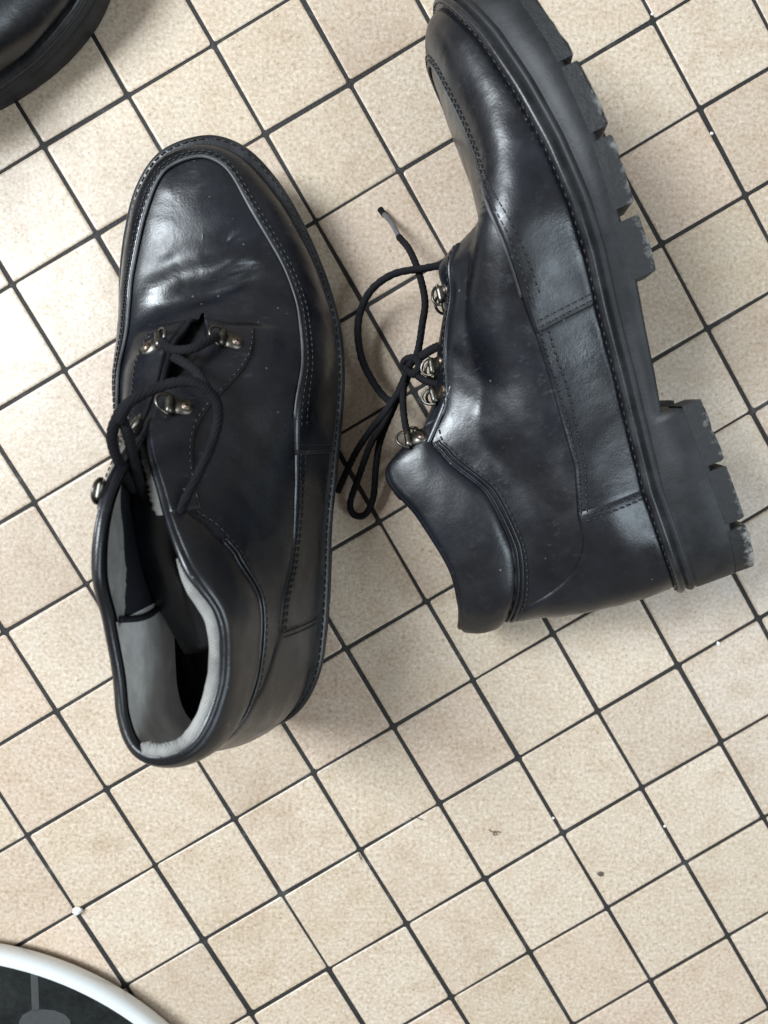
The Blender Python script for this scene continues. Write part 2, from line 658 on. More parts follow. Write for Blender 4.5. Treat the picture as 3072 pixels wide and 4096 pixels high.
        d = d + sstep(1, .93, u) * .00017 * np.sin(x * 190 + 3 * np.sin(zz * 110)) * np.sin(zz * 210 + 2.2 * np.sin(x * 75)) + .00004 * np.sin(x * 640 + 2 * np.sin(zz * 410)) * np.sin(zz * 560 + x * 300)
        if s.crease:
            sy = p[..., 1]
            k = sstep(.45, .75, u) * sstep(8.6, 9.6, t)
            xx = x + 0.22 * sy + 3.2 * sy * sy + 0.0018 * np.sin(sy * 80 + 1) + .0005 * np.sin(sy * 240 + 2)
            k = k * (.75 + .25 * np.sin(sy * 130 + 2.2 + x * 60))
            w = (np.exp(-((xx - .2335) / .0042) ** 2) * -1.0 + np.exp(-((xx - .2245) / .005) ** 2) * .9
                 + np.exp(-((xx - .2145) / .0045) ** 2) * -1.0 + np.exp(-((xx - .2055) / .005) ** 2) * .8
                 - np.exp(-((xx - .1965) / .004) ** 2) * .6)
            w = w + .07 * np.sin(xx * 2300 + 1.3 * np.sin(sy * 300)) * np.exp(-((x - .214) / .017) ** 2) * (.5 + .5 * np.sin(sy * 210 + x * 330))
            d = d + s.crease * w * k
        if s.wrinkle:
            k = np.exp(-((x - .196) / .016) ** 2) * np.exp(-((u - .42) / .17) ** 2)
            d = d + s.wrinkle * k * np.sin((x - .5 * p[..., 2]) * 1900 + 2.0 * np.sin(p[..., 2] * 260) + 1.5 * np.sin(x * 700))
            # soft dents low on the quarter and the forepart
            d = d - .0016 * np.exp(-((x - .165) / .014) ** 2 - ((u - .35) / .16) ** 2) * sstep(7, 8, t)
            d = d + .0012 * np.exp(-((x - .125) / .02) ** 2 - ((u - .78) / .14) ** 2)
            d = d - .0012 * np.exp(-((x - .250) / .006) ** 2 - ((u - .66) / .10) ** 2)
        return p + n * d[..., None]

    def across(s, q, u, off=0.0, around='toe'):
        """q signed: side by sign; |q| counts t from the toe (around='toe': t = 15-|q|) or the heel (t = |q|)"""
        q, u = np.broadcast_arrays(np.asarray(q, float), np.asarray(u, float))
        t = 15 - np.abs(q) if around == 'toe' else np.abs(q)
        R = s.P(1, t, u, off)
        L = s.P(-1, t, u, off)
        return np.where((q >= 0)[..., None], R, L)


def smooth_row(a, w):
    for _ in range(3):
        p = np.r_[2 * a[0] - a[w:0:-1], a, 2 * a[-1] - a[-2:-w - 2:-1]]
        a = np.convolve(p, np.ones(w) / w, 'same')[w:-w]
    return a


def patch(parent, name, S, ts, ulo, uhi, off, mat, nv=14, edge=0.0012, around=None, side=1, ends=True, thick=0.0012):
    """a leather panel laid on the upper: rows along ts, from ulo to uhi, rounded down at its borders"""
    ts = np.asarray(ts, float)
    if ends:
        a, z = ts[0], ts[-1]
        new = np.r_[a + np.array([0, .012, .03, .05]), ts[2:-2], z - np.array([.05, .03, .012, 0])]
        ulo, uhi, ts = np.interp(new, ts, ulo), np.interp(new, ts, uhi), new
    n = len(ts)
    vv = np.r_[0, 0.02, 0.05, np.linspace(.1, .9, nv), .95, .98, 1]
    Tm = ts[:, None] + 0 * vv[None]
    Um = ulo[:, None] * (1 - vv) + uhi[:, None] * vv
    hv = np.minimum(1, np.minimum(vv, 1 - vv) / 0.05) ** 0.5
    hn = np.ones(n)
    if ends:
        k = np.arange(n)
        hn = np.minimum(1, np.minimum(k, n - 1 - k) / 3.0) ** 0.5
    off_m = -0.0004 + (off + 0.0004) * hv[None] * hn[:, None]
    P = S.across(Tm, Um, off_m, around) if around else S.P(side, Tm, Um, off_m)
    flip = (around == 'heel') or (around is None and side > 0)
    if around == 'toe':
        flip = True
        flip = False
    me = mesh(name, P.reshape(-1, 3), grid_faces(n, len(vv), flip=flip))
    return link(name, me, mat, parent)


def dashes(mb, S, ts, us, side=1, around=None, off=0.0016, gap=0.0031, ln=0.0021, r=0.00034):
    """a row of stitches along a curve of the upper"""
    ts = np.asarray(ts, float)
    us = np.asarray(us, float)
    P = S.across(ts, us, off, around) if around else S.P(side, ts, us, off)
    stitch_path(mb, P, gap, ln, r)


def stitch_path(mb, P, gap=0.0031, ln=0.0021, r=0.00034):
    d = np.r_[0, np.cumsum(np.linalg.norm(np.diff(P, axis=0), axis=1))]
    for s0 in np.arange(0.001, d[-1] - ln, gap):
        A = np.array([np.interp(s0, d, P[:, k]) for k in range(3)])
        B = np.array([np.interp(s0 + ln, d, P[:, k]) for k in range(3)])
        mb.add(*tube_geo(np.array([A, (A + B) / 2 + 0, B]), [r * .7, r, r * .7], seg=5))


def d_ring(parent, S, side, t, u, tilt=0.0, size=1.0):
    """riveted hinge plate, hinge barrel and D shaped wire ring, pointing up towards the throat"""
    p, n, a, b = S.frame(side, np.array(t), np.array(u))
    a = unit(a)
    n = unit(n)
    a = unit(a + n * tilt)
    n = unit(n - a * (n @ a))
    b = np.cross(a, n)
    O = S.P(side, np.array(t), np.array(u)) + n * 0.0012

    def W(x, y, z):
        return O + (a * x + b * y + n * z) * size
    plate = MB()
    prof = []
    for ang in np.linspace(90, 270, 9):
        prof.append((-0.0025 + 0.0036 * math.cos(math.radians(ang)), 0.0036 * math.sin(math.radians(ang))))
    prof = [(0.0028, 0.0036)] + prof + [(0.0028, -0.0036)]
    m = len(prof)
    vs = [W(x, y, 0.0) for x, y in prof] + [W(x * .96, y * .94, 0.0010) for x, y in prof]
    plate.add(vs, [tuple(range(m, 2 * m))] + [(i, (i + 1) % m, m + (i + 1) % m, m + i) for i in range(m)])
    plate.add(*tube_geo(np.array([W(.0038, y, .0011) for y in np.linspace(-.0040, .0040, 5)]), 0.0017 * size, seg=10))
    pl = plate.build("eyelet", MAT['metal'], parent)
    rp = [(0.0038, .0046, .0011)]
    for ang in np.linspace(80, -80, 11):
        rp.append((0.0040 + 0.0052 * math.cos(math.radians(ang)), 0.0046 * math.sin(math.radians(ang)), .0013 + .0022 * math.cos(math.radians(ang))))
    rp.append((0.0038, -.0046, .0011))
    ring = MB()
    ring.add(*tube_geo(np.array([W(*q) for q in rp]), 0.00075 * size, seg=7))
    ring.build("ring", MAT['metal'], pl)
    rv = MB()
    V_, F_ = [], []
    for k, (rr, zz) in enumerate([(.0022, .0009), (.0021, .0015), (.0014, .0021), (.0005, .0023)]):
        for i in range(10):
            an = 2 * math.pi * i / 10
            V_.append(W(-0.0028 + rr * math.cos(an), rr * math.sin(an), zz))
    F_ = grid_faces(4, 10, close_m=True) + [tuple(range(30, 40))]
    rv.add(V_, F_)
    rv.build("rivet", MAT['rivet'], pl)
    return O, a, b, n


def build_sole(parent, S, worn_heel=False):
    ts = np.r_[np.linspace(0, 1, 8)[:-1], np.linspace(1, 15, 170)]
    loopR = S.outline(1, ts)
    # heel breast stations
    def loop(inset, zfun, flare=0):
        r = S.outline(1, ts, np.full(len(ts), inset))
        l = S.outline(-1, ts, np.full(len(ts), inset))
        R = np.c_[r[:, 0], -r[:, 1], zfun(r[:, 0])]
        L = np.c_[l[:, 0], l[:, 1], zfun(l[:, 0])]
        return np.vstack([R, L[::-1][1:-1]])      # closed loop, heel->toe on the right, back on the left
    def strip(name, rows, mat, cap=False):
        n = len(rows[0])
        Vv = np.vstack(rows)
        F = []
        for k in range(len(rows) - 1):
            for i in range(n):
                j = (i + 1) % n
                F.append((k * n + i, (k + 1) * n + i, (k + 1) * n + j, k * n + j))
        if cap:
            o = (len(rows) - 1) * n
            m = len(ts)
            for i in range(m - 1):
                a, b_ = o + i, o + i + 1
                c = o + (n - i) % n
                d = o + (n - i - 1) % n
                if i == 0:
                    F.append((a, d, b_))
                elif i == m - 2:
                    F.append((a, c, b_))
                else:
                    F.append((a, c, d, b_))
        return link(name, mesh(name, Vv, F), mat, parent)
    fz = feather_z
    welt = strip("welt", [loop(.012, lambda x: fz(x) + .0004), loop(.003, lambda x: fz(x) + .0002), loop(.0009, lambda x: fz(x) - .0002),
                          loop(.0002, lambda x: fz(x) - .0012), loop(.0003, lambda x: fz(x) - .0026), loop(.0016, lambda x: fz(x) - .0034),
                          loop(.0018, lambda x: fz(x) - .0044)], MAT['welt'])
    mb = MB()
    tt = np.linspace(0.3, 14.98, 400)
    for sd in (1, -1):
        o_ = S.outline(sd, tt, np.full(len(tt), .0022))
        stitch_path(mb, np.c_[o_[:, 0], -sd * o_[:, 1], fz(o_[:, 0]) + .0004], gap=.0038, ln=.0026, r=.00034)
    o = mb.build("stitching", MAT['stitch'], welt)
    o['kind'] = 'stuff'
    out = strip("outsole", [loop(.0018, lambda x: fz(x) - .0043), loop(.0004, lambda x: fz(x) - .0049), loop(.0, lambda x: fz(x) - .0058),
                            loop(.0003, lambda x: fz(x) - .0070), loop(.0012, lambda x: fz(x) - .0076), loop(.0012, lambda x: fz(x) - .0082),
                            loop(.0003, lambda x: np.minimum(fz(x) - .0088, fz(x) - .0088)),
                            loop(.0005, lambda x: np.minimum(fz(x) - .0095, body_z(x) + .001)), loop(.0011, lambda x: np.minimum(fz(x) - .0098, body_z(x)))],
                MAT['rubber'], cap=True)
    # tread lugs, each a block of its own
    spans = [(-.0005, .0265), (.0298, .0540), (.0565, .0838), (.139, .1614), (.1662, .1926), (.1962, .2236), (.2262, .2570), (.2594, .2845)]
    for sd in (1, -1):
        xs = np.interp(np.linspace(0, 15, 900), np.arange(16), S.out[sd][:, 0])
        for k, (x0, x1) in enumerate(spans):
            cx = S.outline(sd, np.linspace(0.0, 15, 1500))
            def at(x, ins):
                i = int(np.argmin(abs(cx[:, 0] - x)))
                t = np.array([np.linspace(0.0, 15, 1500)[i]])
                return S.outline(sd, t, np.array([ins]))[0]
            st = np.linspace(x0, x1, 7)
            jit = np.random.RandomState(k * 7 + (1 if sd > 0 else 5))
            rows = []
            for zz, ins, shr in ((0, 0.0004, 0), (1, .0004, .0), (2, .0009, .0007)):
                outer, inner = [], []
                for ix, x in enumerate(st):
                    xx = x
                    if ix == 0:
                        xx += shr
                    if ix == len(st) - 1:
                        xx -= shr
                    o_ = at(max(xx, 0.0), ins)
                    if o_[1] < .004 and k == 0:
                        o_ = np.array([.0003 + ins, .0008])
                    i_w = max(o_[1] - (.026 if k < 3 else .021), .0012)
                    top = body_z(np.clip(xx, x0 + .001, x1 - .001)) + .0022
                    if k in (0, 1, 2):
                        top = .0085
                    g = ground_z(xx) + (.0002 if k < 3 else .0004)
                    z = (top, g + .0008, g)[zz] + (jit.uniform(-.0005, .0005) if zz else 0)
                    outer.append((o_[0] if k == 0 and ix == 0 else xx, -sd * o_[1], z))
                    inner.append((xx, -sd * (i_w if zz < 2 else i_w + .001), z))
                rows.append(outer + inner[::-1])
            n = len(rows[0])
            Vv = [p for r_ in rows for p in r_]
            F = []
            for a in range(2):
                for i in range(n):
                    j = (i + 1) % n
                    F.append((a * n + i, (a + 1) * n + i, (a + 1) * n + j, a * n + j) if sd > 0 else (a * n + j, (a + 1) * n + j, (a + 1) * n + i, a * n + i))
            F.append(tuple(range(2 * n, 3 * n)) if sd < 0 else tuple(reversed(range(2 * n, 3 * n))))
            lug = link("tread_lug", mesh("tread_lug", Vv, F, False), MAT['worn'] if (worn_heel and k == 0) else MAT['lug'], parent)
            if worn_heel and k == 0 and sd > 0:
                lug['label'] = "rear heel lug scuffed pale grey at its corner"
    return out


def build_shoe(name, label, group, mat4, S, lined=True, worn_heel=False):
    root = thing(name, label, "shoe", mat4, group)
    build_sole(root, S, worn_heel)
    # body of the upper, heel -> toe on the right and back on the left, rolled over at the top line
    tt = np.r_[np.linspace(0, 9.4, 140), np.linspace(9.43, 9.97, 19), np.linspace(10.0, 15, 110)]
    uu = np.linspace(0, 1, 44)
    Tm, Um = np.meshgrid(tt, uu, indexing='ij')
    R = S.P(1, Tm, Um)
    L = S.P(-1, Tm, Um)
    shut = tt >= 10.0
    mid = (R[:, -1] + L[:, -1]) / 2
    R[shut, -1] = mid[shut]
    L[shut, -1] = mid[shut]
    rows = np.vstack([R, L[::-1][1:]])
    # roll over the edge to the inside
    tall = np.r_[tt, tt[::-1][1:]]
    sides = np.r_[np.ones(len(tt)), -np.ones(len(tt) - 1)]
    extra = []
    nrm, upv = [], []
    for t, sd in zip(tall, sides):
        p, n, a, b = S.frame(int(sd), np.array(t), np.array(.985))
        nrm.append(n)
        upv.append(a)
    nrm, upv = np.array(nrm), np.array(upv)
    op = sstep(10.0, 9.3, tall)[:, None]
    top = rows[:, -1]
    rr = .0018
    for ph in (40, 80, 120, 160):
        c, s_ = math.cos(math.radians(ph)), math.sin(math.radians(ph))
        extra.append(top + (nrm * (rr * (c - 1)) + upv * rr * s_) * op)
    for dpt in (.004, .010):
        q = top - (nrm * (2 * rr) + upv * dpt) * op
        extra.append(q)
    rows2 = np.concatenate([rows, np.stack(extra, 1)], 1)
    n, m = rows2.shape[:2]
    me = mesh("upper", rows2.reshape(-1, 3), grid_faces(n, m, close_n=True, flip=True))
    bm = bmesh.new()
    bm.from_mesh(me)
    bmesh.ops.remove_doubles(bm, verts=bm.verts, dist=2e-5)
    ridge = [v for v in bm.verts if v.co.x > .200 and v.co.z > .0495 and abs(v.co.y - S.lean * .02) < .012]
    for _ in range(12):
        bmesh.ops.smooth_vert(bm, verts=ridge, factor=.5, use_axis_x=True, use_axis_y=True, use_axis_z=True)
    bm.to_mesh(me)
    bm.free()
    me.polygons.foreach_set('use_smooth', [True] * len(me.polygons))
    link("upper", me, MAT['leather'], root)
    # panels
    q = np.linspace(-7.6, 7.6, 190)
    um = np.where(q >= 0, S.um(1, 15 - abs(q)), S.um(-1, 15 - abs(q)))
    um = smooth_row(um, 13)
    patch(root, "mudguard", S, q, 0 * q, um, .0013, MAT['leather'], around='toe')
    pm = S.across(q[8:-8], um[8:-8], .0009, 'toe')
    pb = MB()
    pb.add(*tube_geo(pm, .00075, seg=7))
    pb.build("piping", MAT['piping'], root)
    mb = MB()
    for dlt in (-.030, -.062):
        dashes(mb, S, q[6:-6], um[6:-6] + dlt, around='toe')
    h = np.linspace(-4.3, 4.3, 90)
    uh = np.where(h >= 0, S.um(1, abs(h)), S.um(-1, abs(h)))
    uh = uh + (S.uc(abs(h)) - .03 - uh) * sstep(3.9, 1.6, abs(h))
    patch(root, "heel_counter", S, h, 0 * h, uh, .0009, MAT['leather'], around='heel')
    for sd in (1, -1):
        ts = np.linspace(4.2, 7.5, 46)
        u1 = S.um(sd, ts)
        patch(root, "side_panel", S, ts, 0 * ts, u1, .0008, MAT['leather'], side=sd)
        for dlt in (-.022, -.05):
            dashes(mb, S, ts, u1 + dlt, side=sd, off=.0012)
        for d_ in (.10, .2):
            for t0, sg in ((4.3, -1), (7.4, 1)):
                v = np.linspace(.03, .95, 20)
                dashes(mb, S, np.full(20, t0 + sg * d_), v * S.um(sd, np.array([t0 + sg * d_]))[0], side=sd)
        # eyestay, with a square front corner
        ts = np.linspace(6.75, 9.56, 54)
        w = .30 - .10 * sstep(8.8, 7.0, ts)
        patch(root, "eyestay", S, ts, 1 - w, 0 * ts + 1.0, .0012, MAT['leather'], side=sd)
        dashes(mb, S, ts, 1 - w + .025, side=sd)
    hc = np.linspace(-6.8, 6.8, 150)
    uc = S.uc(abs(hc))
    # padded collar with two piped seams below it
    patch(root, "collar", S, hc, uc, 0 * hc + 1.0, .0006, MAT['leather_soft'], around='heel', edge=.001)
    for k, dl in enumerate((-.012, -.034)):
        cb = MB()
        cb.add(*tube_geo(S.across(hc[6:-6], uc[6:-6] + dl, .0003, 'heel'), .0008, seg=7))
        cb.build("collar_piping", MAT['leather_soft'], root)
    dashes(mb, S, hc, uc - .055, around='heel', off=.0006)
    o = mb.build("stitching", MAT['stitch'], root)
    o['kind'] = 'stuff'
    return root


def lining(root, S, t0, t1, u0, u1, off, name, mat, nu=24, nt=80, around='heel', fray=0.0):
    h = np.linspace(t0, t1, nt)
    vv = np.linspace(0, 1, nu)
    u1a = np.broadcast_to(u1(abs(h)) if callable(u1) else u1, h.shape)
    u0a = np.broadcast_to(u0, h.shape)
    T, Uv = h[:, None] + 0 * vv, u0a[:, None] * (1 - vv) + u1a[:, None] * vv
    if fray:
        Uv[:, 0] += fray * (.5 * np.sin(h * 9) + rng.uniform(-1, 1, nt) ** 3)
    P = S.across(T, Uv, 0, around)
    _, nR, _, _ = S.frame(1, abs(T), Uv)
    _, nL, _, _ = S.frame(-1, abs(T), Uv)
    N = np.where((T >= 0)[..., None], nR, nL)
    # the padding only swells outwards: measure the lining from the bare shell
    B = np.where((T >= 0)[..., None], S.raw(1, abs(T), Uv), S.raw(-1, abs(T), Uv))
    P = B - N * off
    me = mesh(name, P.reshape(-1, 3), grid_faces(nt, nu))
    return link(name, me, mat, root)


def surface_strip(root, name, rows, mat, thick=0.002):
    """rows: list of cross rows [(x,y,z)...]; makes a sheet with real thickness"""
    A = np.array(rows, float)
    n, m = A.shape[:2]
    dn = np.cross(np.gradient(A, axis=0), np.gradient(A, axis=1))
    N = unit(dn)
    B = A - N * thick
    V_ = np.vstack([A.reshape(-1, 3), B.reshape(-1, 3)])
    F = grid_faces(n, m) + grid_faces(n, m, off=n * m, flip=True)
    o = n * m
    for i in range(n - 1):
        F.append((i * m, o + i * m, o + (i + 1) * m, (i + 1) * m))
        a = m - 1
        F.append(((i + 1) * m + a, o + (i + 1) * m + a, o + i * m + a, i * m + a))
    for j in range(m - 1):
        F.append((j + 1, o + j + 1, o + j, j))
        k = (n - 1) * m
        F.append((k + j, o + k + j, o + k + j + 1, k + j + 1))
    return link(name, mesh(name, V_, F), mat, root)


def tongue(root, spine, widths, arch, mat, n=40, m=15, name="tongue", yaw=None):
    """a soft leather tongue along a spine (x,y,z) with half widths; edges curl down by arch"""
    P = smooth_path(spine, n)
    w = np.interp(np.linspace(0, 1, n), np.linspace(0, 1, len(widths)), widths)
    T = unit(np.gradient(P, axis=0))
    rows = []
    for i in range(n):
        side = unit(np.cross(T[i], (0, 0, 1)) + np.array([0, 0, 0 if yaw is None else np.interp(i / n, [0, 1], yaw)]))
        upn = unit(np.cross(side, T[i]))
        row = []
        for k in np.linspace(-1, 1, m):
            row.append(P[i] + side * w[i] * k - upn * arch * k * k)
        rows.append(row)
    return surface_strip(root, name, rows, mat)


# top lines (x, half gap, z), one row for every row of the outline tables
def top_table(collar, throat, dx=0.0):
    front = [(.190 + dx * 1.5, 0, .0575), (.206 + dx / 2, 0, .0525), (.217, 0, .0520), (.226, 0, .0520), (.232, 0, .0520), (.235, 0, .0520)]
    return collar + throat + front


COLLAR_CLOSED = [(.0185, 0, .1345), (.0205, .009, .1335), (.0265, .016, .1305), (.035, .0215, .1275), (.053, .025, .1248), (.080, .0255, .1290), (.1055, .0215, .1350)]
THROAT_CLOSED = [(.1205, .0175, .1060), (.147, .0145, .0925), (.1735, .0135, .0740)]

# ---- the shoe lying on its side (a left shoe, inner side up)
ang = math.radians(20)
tl = math.radians(10)
ex = np.array([-math.sin(ang), math.cos(ang), 0])
lf = np.array([-math.cos(ang), -math.sin(ang), 0])
up = np.array([0, 0, 1.0])
ez = lf * math.cos(tl) - up * math.sin(tl)
T0 = np.array([0.17673, -0.04001, 0.056]) - .013 * ex + .003 * ez
ex2 = unit(ex + .045 * ez)
ez2 = unit(ez - ex2 * (ez @ ex2))
ey2 = np.cross(ez2, ex2)


def mat_from(X, Y, Z, T):
    m = Matrix.Identity(4)
    for r in range(3):
        m[r][0], m[r][1], m[r][2], m[r][3] = X[r], Y[r], Z[r], T[r]
    return m


LYING = mat_from(ex2, ey2, ez2, T0)
tr = top_table(COLLAR_CLOSED, THROAT_CLOSED, -.0028)
S2 = Shoe(MEDIAL, LATERAL, tr, tr, lean=0.0, wrinkle=.00045, toe_seam=.0015, bulge=.0070, step=.0085)
lying = build_shoe("shoe", "black leather lace-up shoe lying on its side with its lugged sole facing right", "pair of black lace-up shoes", LYING, S2, worn_heel=True)
lining(lying, S2, -6.6, 6.6, .15, .985, .0040, "lining", MAT['grey_lining'])
tongue(lying, [(.196, 0, .0525), (.175, 0, .064), (.150, 0, .083), (.125, 0, .104), (.104, 0, .126), (.094, 0, .138)], [.016, .018, .02, .022, .024, .02], .006, MAT['leather'])
for t_, u_, tilt in ((8.75, .90, .25), (7.75, .93, .35), (7.30, .92, .25), (6.45, .90, .25)):
    d_ring(lying, S2, 1, t_, u_, tilt, .9)
for t_, u_, tilt in ((8.75, .90, .25), (7.75, .93, .35), (7.30, .92, .25), (6.45, .90, .25)):
    d_ring(lying, S2, -1, t_, u_, tilt)

INV = np.array(LYING.inverted())


def wl(P, inv=INV):
    P = np.asarray(P, float)
    return P @ inv[:3, :3].T + inv[:3, 3]


def lace(root, inv, pts, r=.0021, n=90, name="lace", flat=.8):
    return tube(name, wl(pts, inv), r, MAT['lace'], root, n=n, seg=9, flat=flat, wob=.06)


E1 = [(0.0220, 0.0400, .040), (0.0262, 0.0466, .038), (0.0286, 0.0603, .037), (0.0299, 0.0712, .036), (0.0274, 0.0852, .031), (0.0233, 0.0977, .024), (0.0184, 0.1055, .018)]
a_ = lace(lying, INV, E1)
tube("lace_tip", wl([(0.0186, .1052, .0183), (0.0149, 0.1144, .0105), (0.0099, 0.1225, .0030)]), [.0013] * 14, MAT['lace_tip'], a_, n=14, seg=9)
tube("lace_tip", wl([(0.0116, .1198, .0052), (0.0107, 0.1213, .0040), (0.0094, 0.1233, .0030)]), [.0016] * 8, MAT['lace'], a_, n=8, seg=9)
lace(lying, INV, [(0.0434, 0.0819, .046), (0.0371, 0.0855, .044), (0.0291, 0.086, .037), (0.0153, 0.0853, .028), (0.0042, 0.0782, .022), (-0.0015, 0.0654, .018), (-0.0008, 0.0498, .016), (0.0042, 0.0371, .018), (0.0121, 0.0259, .024), (0.0175, 0.0255, .031), (.0235, .0400, .036)])
lace(lying, INV, [(0.0217, 0.0387, .036), (0.0151, 0.0235, .034), (0.0097, 0.0126, .03), (0.0041, 0.0036, .025), (-0.0017, -0.0127, .014), (-0.0061, -0.026, .008), (-0.0042, -0.0326, .006), (0.0014, -0.0326, .006), (0.0057, -0.0236, .009), (0.007, -0.0079, .015), (0.0092, 0.006, .022), (0.0153, 0.0215, .03), (0.0228, 0.0388, .035)], n=130)
lace(lying, INV, [(0.0205, 0.033, .038), (0.0118, 0.0202, .034), (0.0041, 0.0104, .027), (-0.0028, 0.0002, .018), (-0.0081, -0.0104, .009), (-0.0126, -0.0207, .003)], n=70)

for pts in ([(.0205, .0400, .035), (.0240, .0365, .041), (.0270, .0400, .043), (.0250, .0440, .041), (.0205, .0435, .037), (.0195, .0400, .034)],
            [(.0265, .0440, .040), (.0330, .0475, .047), (.0385, .0490, .052), (.0420, .0520, .050)],
            [(.0235, .0380, .038), (.0295, .0330, .044), (.0350, .0310, .050), (.0390, .0300, .050)],
            [(.0200, .0350, .037), (.0195, .0230, .038), (.0205, .0120, .042), (.0225, .0060, .046), (.0265, .0020, .045)]):
    lace(lying, INV, pts, n=40)

# ---- the shoe standing on its sole (a right shoe)
ha = math.radians(90 + 3.6)
X = np.array([math.cos(ha), math.sin(ha), 0])
Y = np.array([-math.sin(ha), math.cos(ha), 0])
STAND = mat_from(X, Y, np.array([0, 0, 1.0]), (-0.0530, -0.1375, 0.0002))
STAND = STAND @ Matrix.Diagonal((.986, 1, 1, 1))
tR = top_table([(.0250, 0, .1290), (.0265, .0075, .1280), (.0315, .0135, .1260), (.042, .0190, .1235), (.057, .0230, .1220), (.078, .0240, .1245), (.098, .0150, .1270)],
               [(.124, .0010, .1120), (.156, -.0105, .0935), (.185, .0050, .0710)], .008)
tL = top_table([(.0250, 0, .1290), (.0265, .0080, .1280), (.0315, .0140, .1260), (.042, .0180, .1235), (.057, .0190, .1220), (.078, .0195, .1245), (.100, .0180, .1310)],
               [(.127, .0150, .1240), (.156, .0120, .0930), (.185, .0100, .0710)], .008)
S1 = Shoe(LATERAL, MEDIAL, tR, tL, lean=.19, crease=.0018, seam=.0045, step=.002, plan_seam=[.010, .011, .012, .0145, .0155, .0150, .0135, .0125])
stand = build_shoe("shoe", "black leather lace-up shoe standing upright with its grey lined throat open", "pair of black lace-up shoes", STAND, S1)
INS = np.array(STAND.inverted())
lining(stand, S1, -5.0, 5.0, .32, .99, .0042, "heel_lining", MAT['grey_lining'])
lining(stand, S1, -9.2, -4.95, .02, .90, .0038, "side_lining", MAT['navy_lining'])
lining(stand, S1, 4.95, 9.2, .02, .90, .0038, "side_lining", MAT['navy_lining'])
sw = np.linspace(0, 1, 80)
lining(stand, S1, -8.0, -4.9, .965 - .26 * np.sin(math.pi * sw ** .8) ** .8, .975, .0044, "lining_edge", MAT['rim_lining'], fray=.012)
sv = np.linspace(.97, .34, 30)
sb = MB()
sb.add(*tube_geo(S1.raw(-1, np.full(30, 4.97) + .12 * np.sin(sv * 7), sv) - S1.frame(-1, np.full(30, 4.97), sv)[1] * .0050, .0013, seg=7))
sb.build("lining_seam", MAT['navy_lining'], stand)
# insole
ti = np.linspace(.4, 14, 60)
rR = S1.outline(1, ti, np.full(60, .009))
rL = S1.outline(-1, ti, np.full(60, .009))
rows = []
for a, b in zip(rR, rL):
    rows.append([(a[0] * (1 - k) + b[0] * k, -a[1] * (1 - k) + b[1] * k, feather_z((a[0] + b[0]) / 2) + .003 + .002 * abs(2 * k - 1) ** 2) for k in np.linspace(0, 1, 9)])
surface_strip(stand, "insole", rows, MAT['insole'], .002)
tongue(stand, [(.207, .004, .0490), (.193, .006, .0580), (.176, .008, .0655), (.150, .012, .082), (.124, .019, .094), (.105, .023, .095), (.082, .019, .092), (.056, .012, .086)], [.016, .017, .018, .017, .013, .009, .008, .006], .004, MAT['leather'], n=50)
for t_, u_, tilt in ((9.1, .86, .15), (8.1, .88, .15)):
    d_ring(stand, S1, 1, t_, u_, tilt, 1.0)
for t_, u_, tilt in ((9.1, .86, .15), (7.8, .88, .0), (7.0, .86, -.1)):
    d_ring(stand, S1, -1, t_, u_, tilt, 1.0)

for pts in ([(-0.0884, 0.0102, 0.124), (-0.0849, 0.0179, 0.121), (-0.0775, 0.0229, 0.117), (-0.0683, 0.0258, 0.116), (-0.0608, 0.0252, 0.115), (-0.0554, 0.0199, 0.112), (-0.0547, 0.0125, 0.11), (-0.0576, 0.0019, 0.1105), (-0.0628, -0.0098, 0.1125), (-0.068, -0.0203, 0.1135), (-0.0704, -0.0288, 0.113)],
            [(-0.0878, 0.012, 0.122), (-0.086, 0.0061, 0.12), (-0.0864, -0.0024, 0.113), (-0.0866, -0.0124, 0.104), (-0.0855, -0.0222, 0.094)],
            [(-0.0809, 0.0216, 0.117), (-0.0866, 0.0166, 0.121), (-0.0902, 0.0094, 0.123), (-0.0915, 0.0027, 0.121), (-0.091, -0.0059, 0.113), (-0.0901, -0.0153, 0.1)],
            [(-0.0835, 0.046, 0.078), (-0.0779, 0.042, 0.083), (-0.0701, 0.042, 0.085), (-0.0649, 0.045, 0.082), (-0.0610, 0.0485, 0.076)],
            [(-0.0762, 0.0385, 0.089), (-0.0668, 0.0325, 0.094), (-0.0603, 0.0238, 0.1)]):
    lace(stand, INS, pts, n=70)
# torn lining showing along the edge of the lace panel
hq = np.linspace(6.8, 8.6, 70)
pr = S1.across(hq, 0 * hq + 1.0, 0, 'heel')
nr = np.array([S1.frame(1, np.array(t), np.array(.985))[1] for t in hq])
fr = rng.uniform(0, 1, 70) ** 3 + .4 * np.sin(np.linspace(0, math.pi, 70))
inn = np.array([0, 1.0, -.25])
rows_ = [[pr[i] - nr[i] * .0030 + np.array([0, 0, .0012]), pr[i] - nr[i] * .0032 + inn * .0016 + np.array([0, 0, .0008]),
          pr[i] - nr[i] * .0034 + inn * (.0028 + .0016 * fr[i]), pr[i] - nr[i] * .0036 + inn * (.0040 + .0020 * fr[i]) - np.array([0, 0, .001])] for i in range(70)]
surface_strip(stand, "torn_lining", rows_, MAT['torn'], .0006)
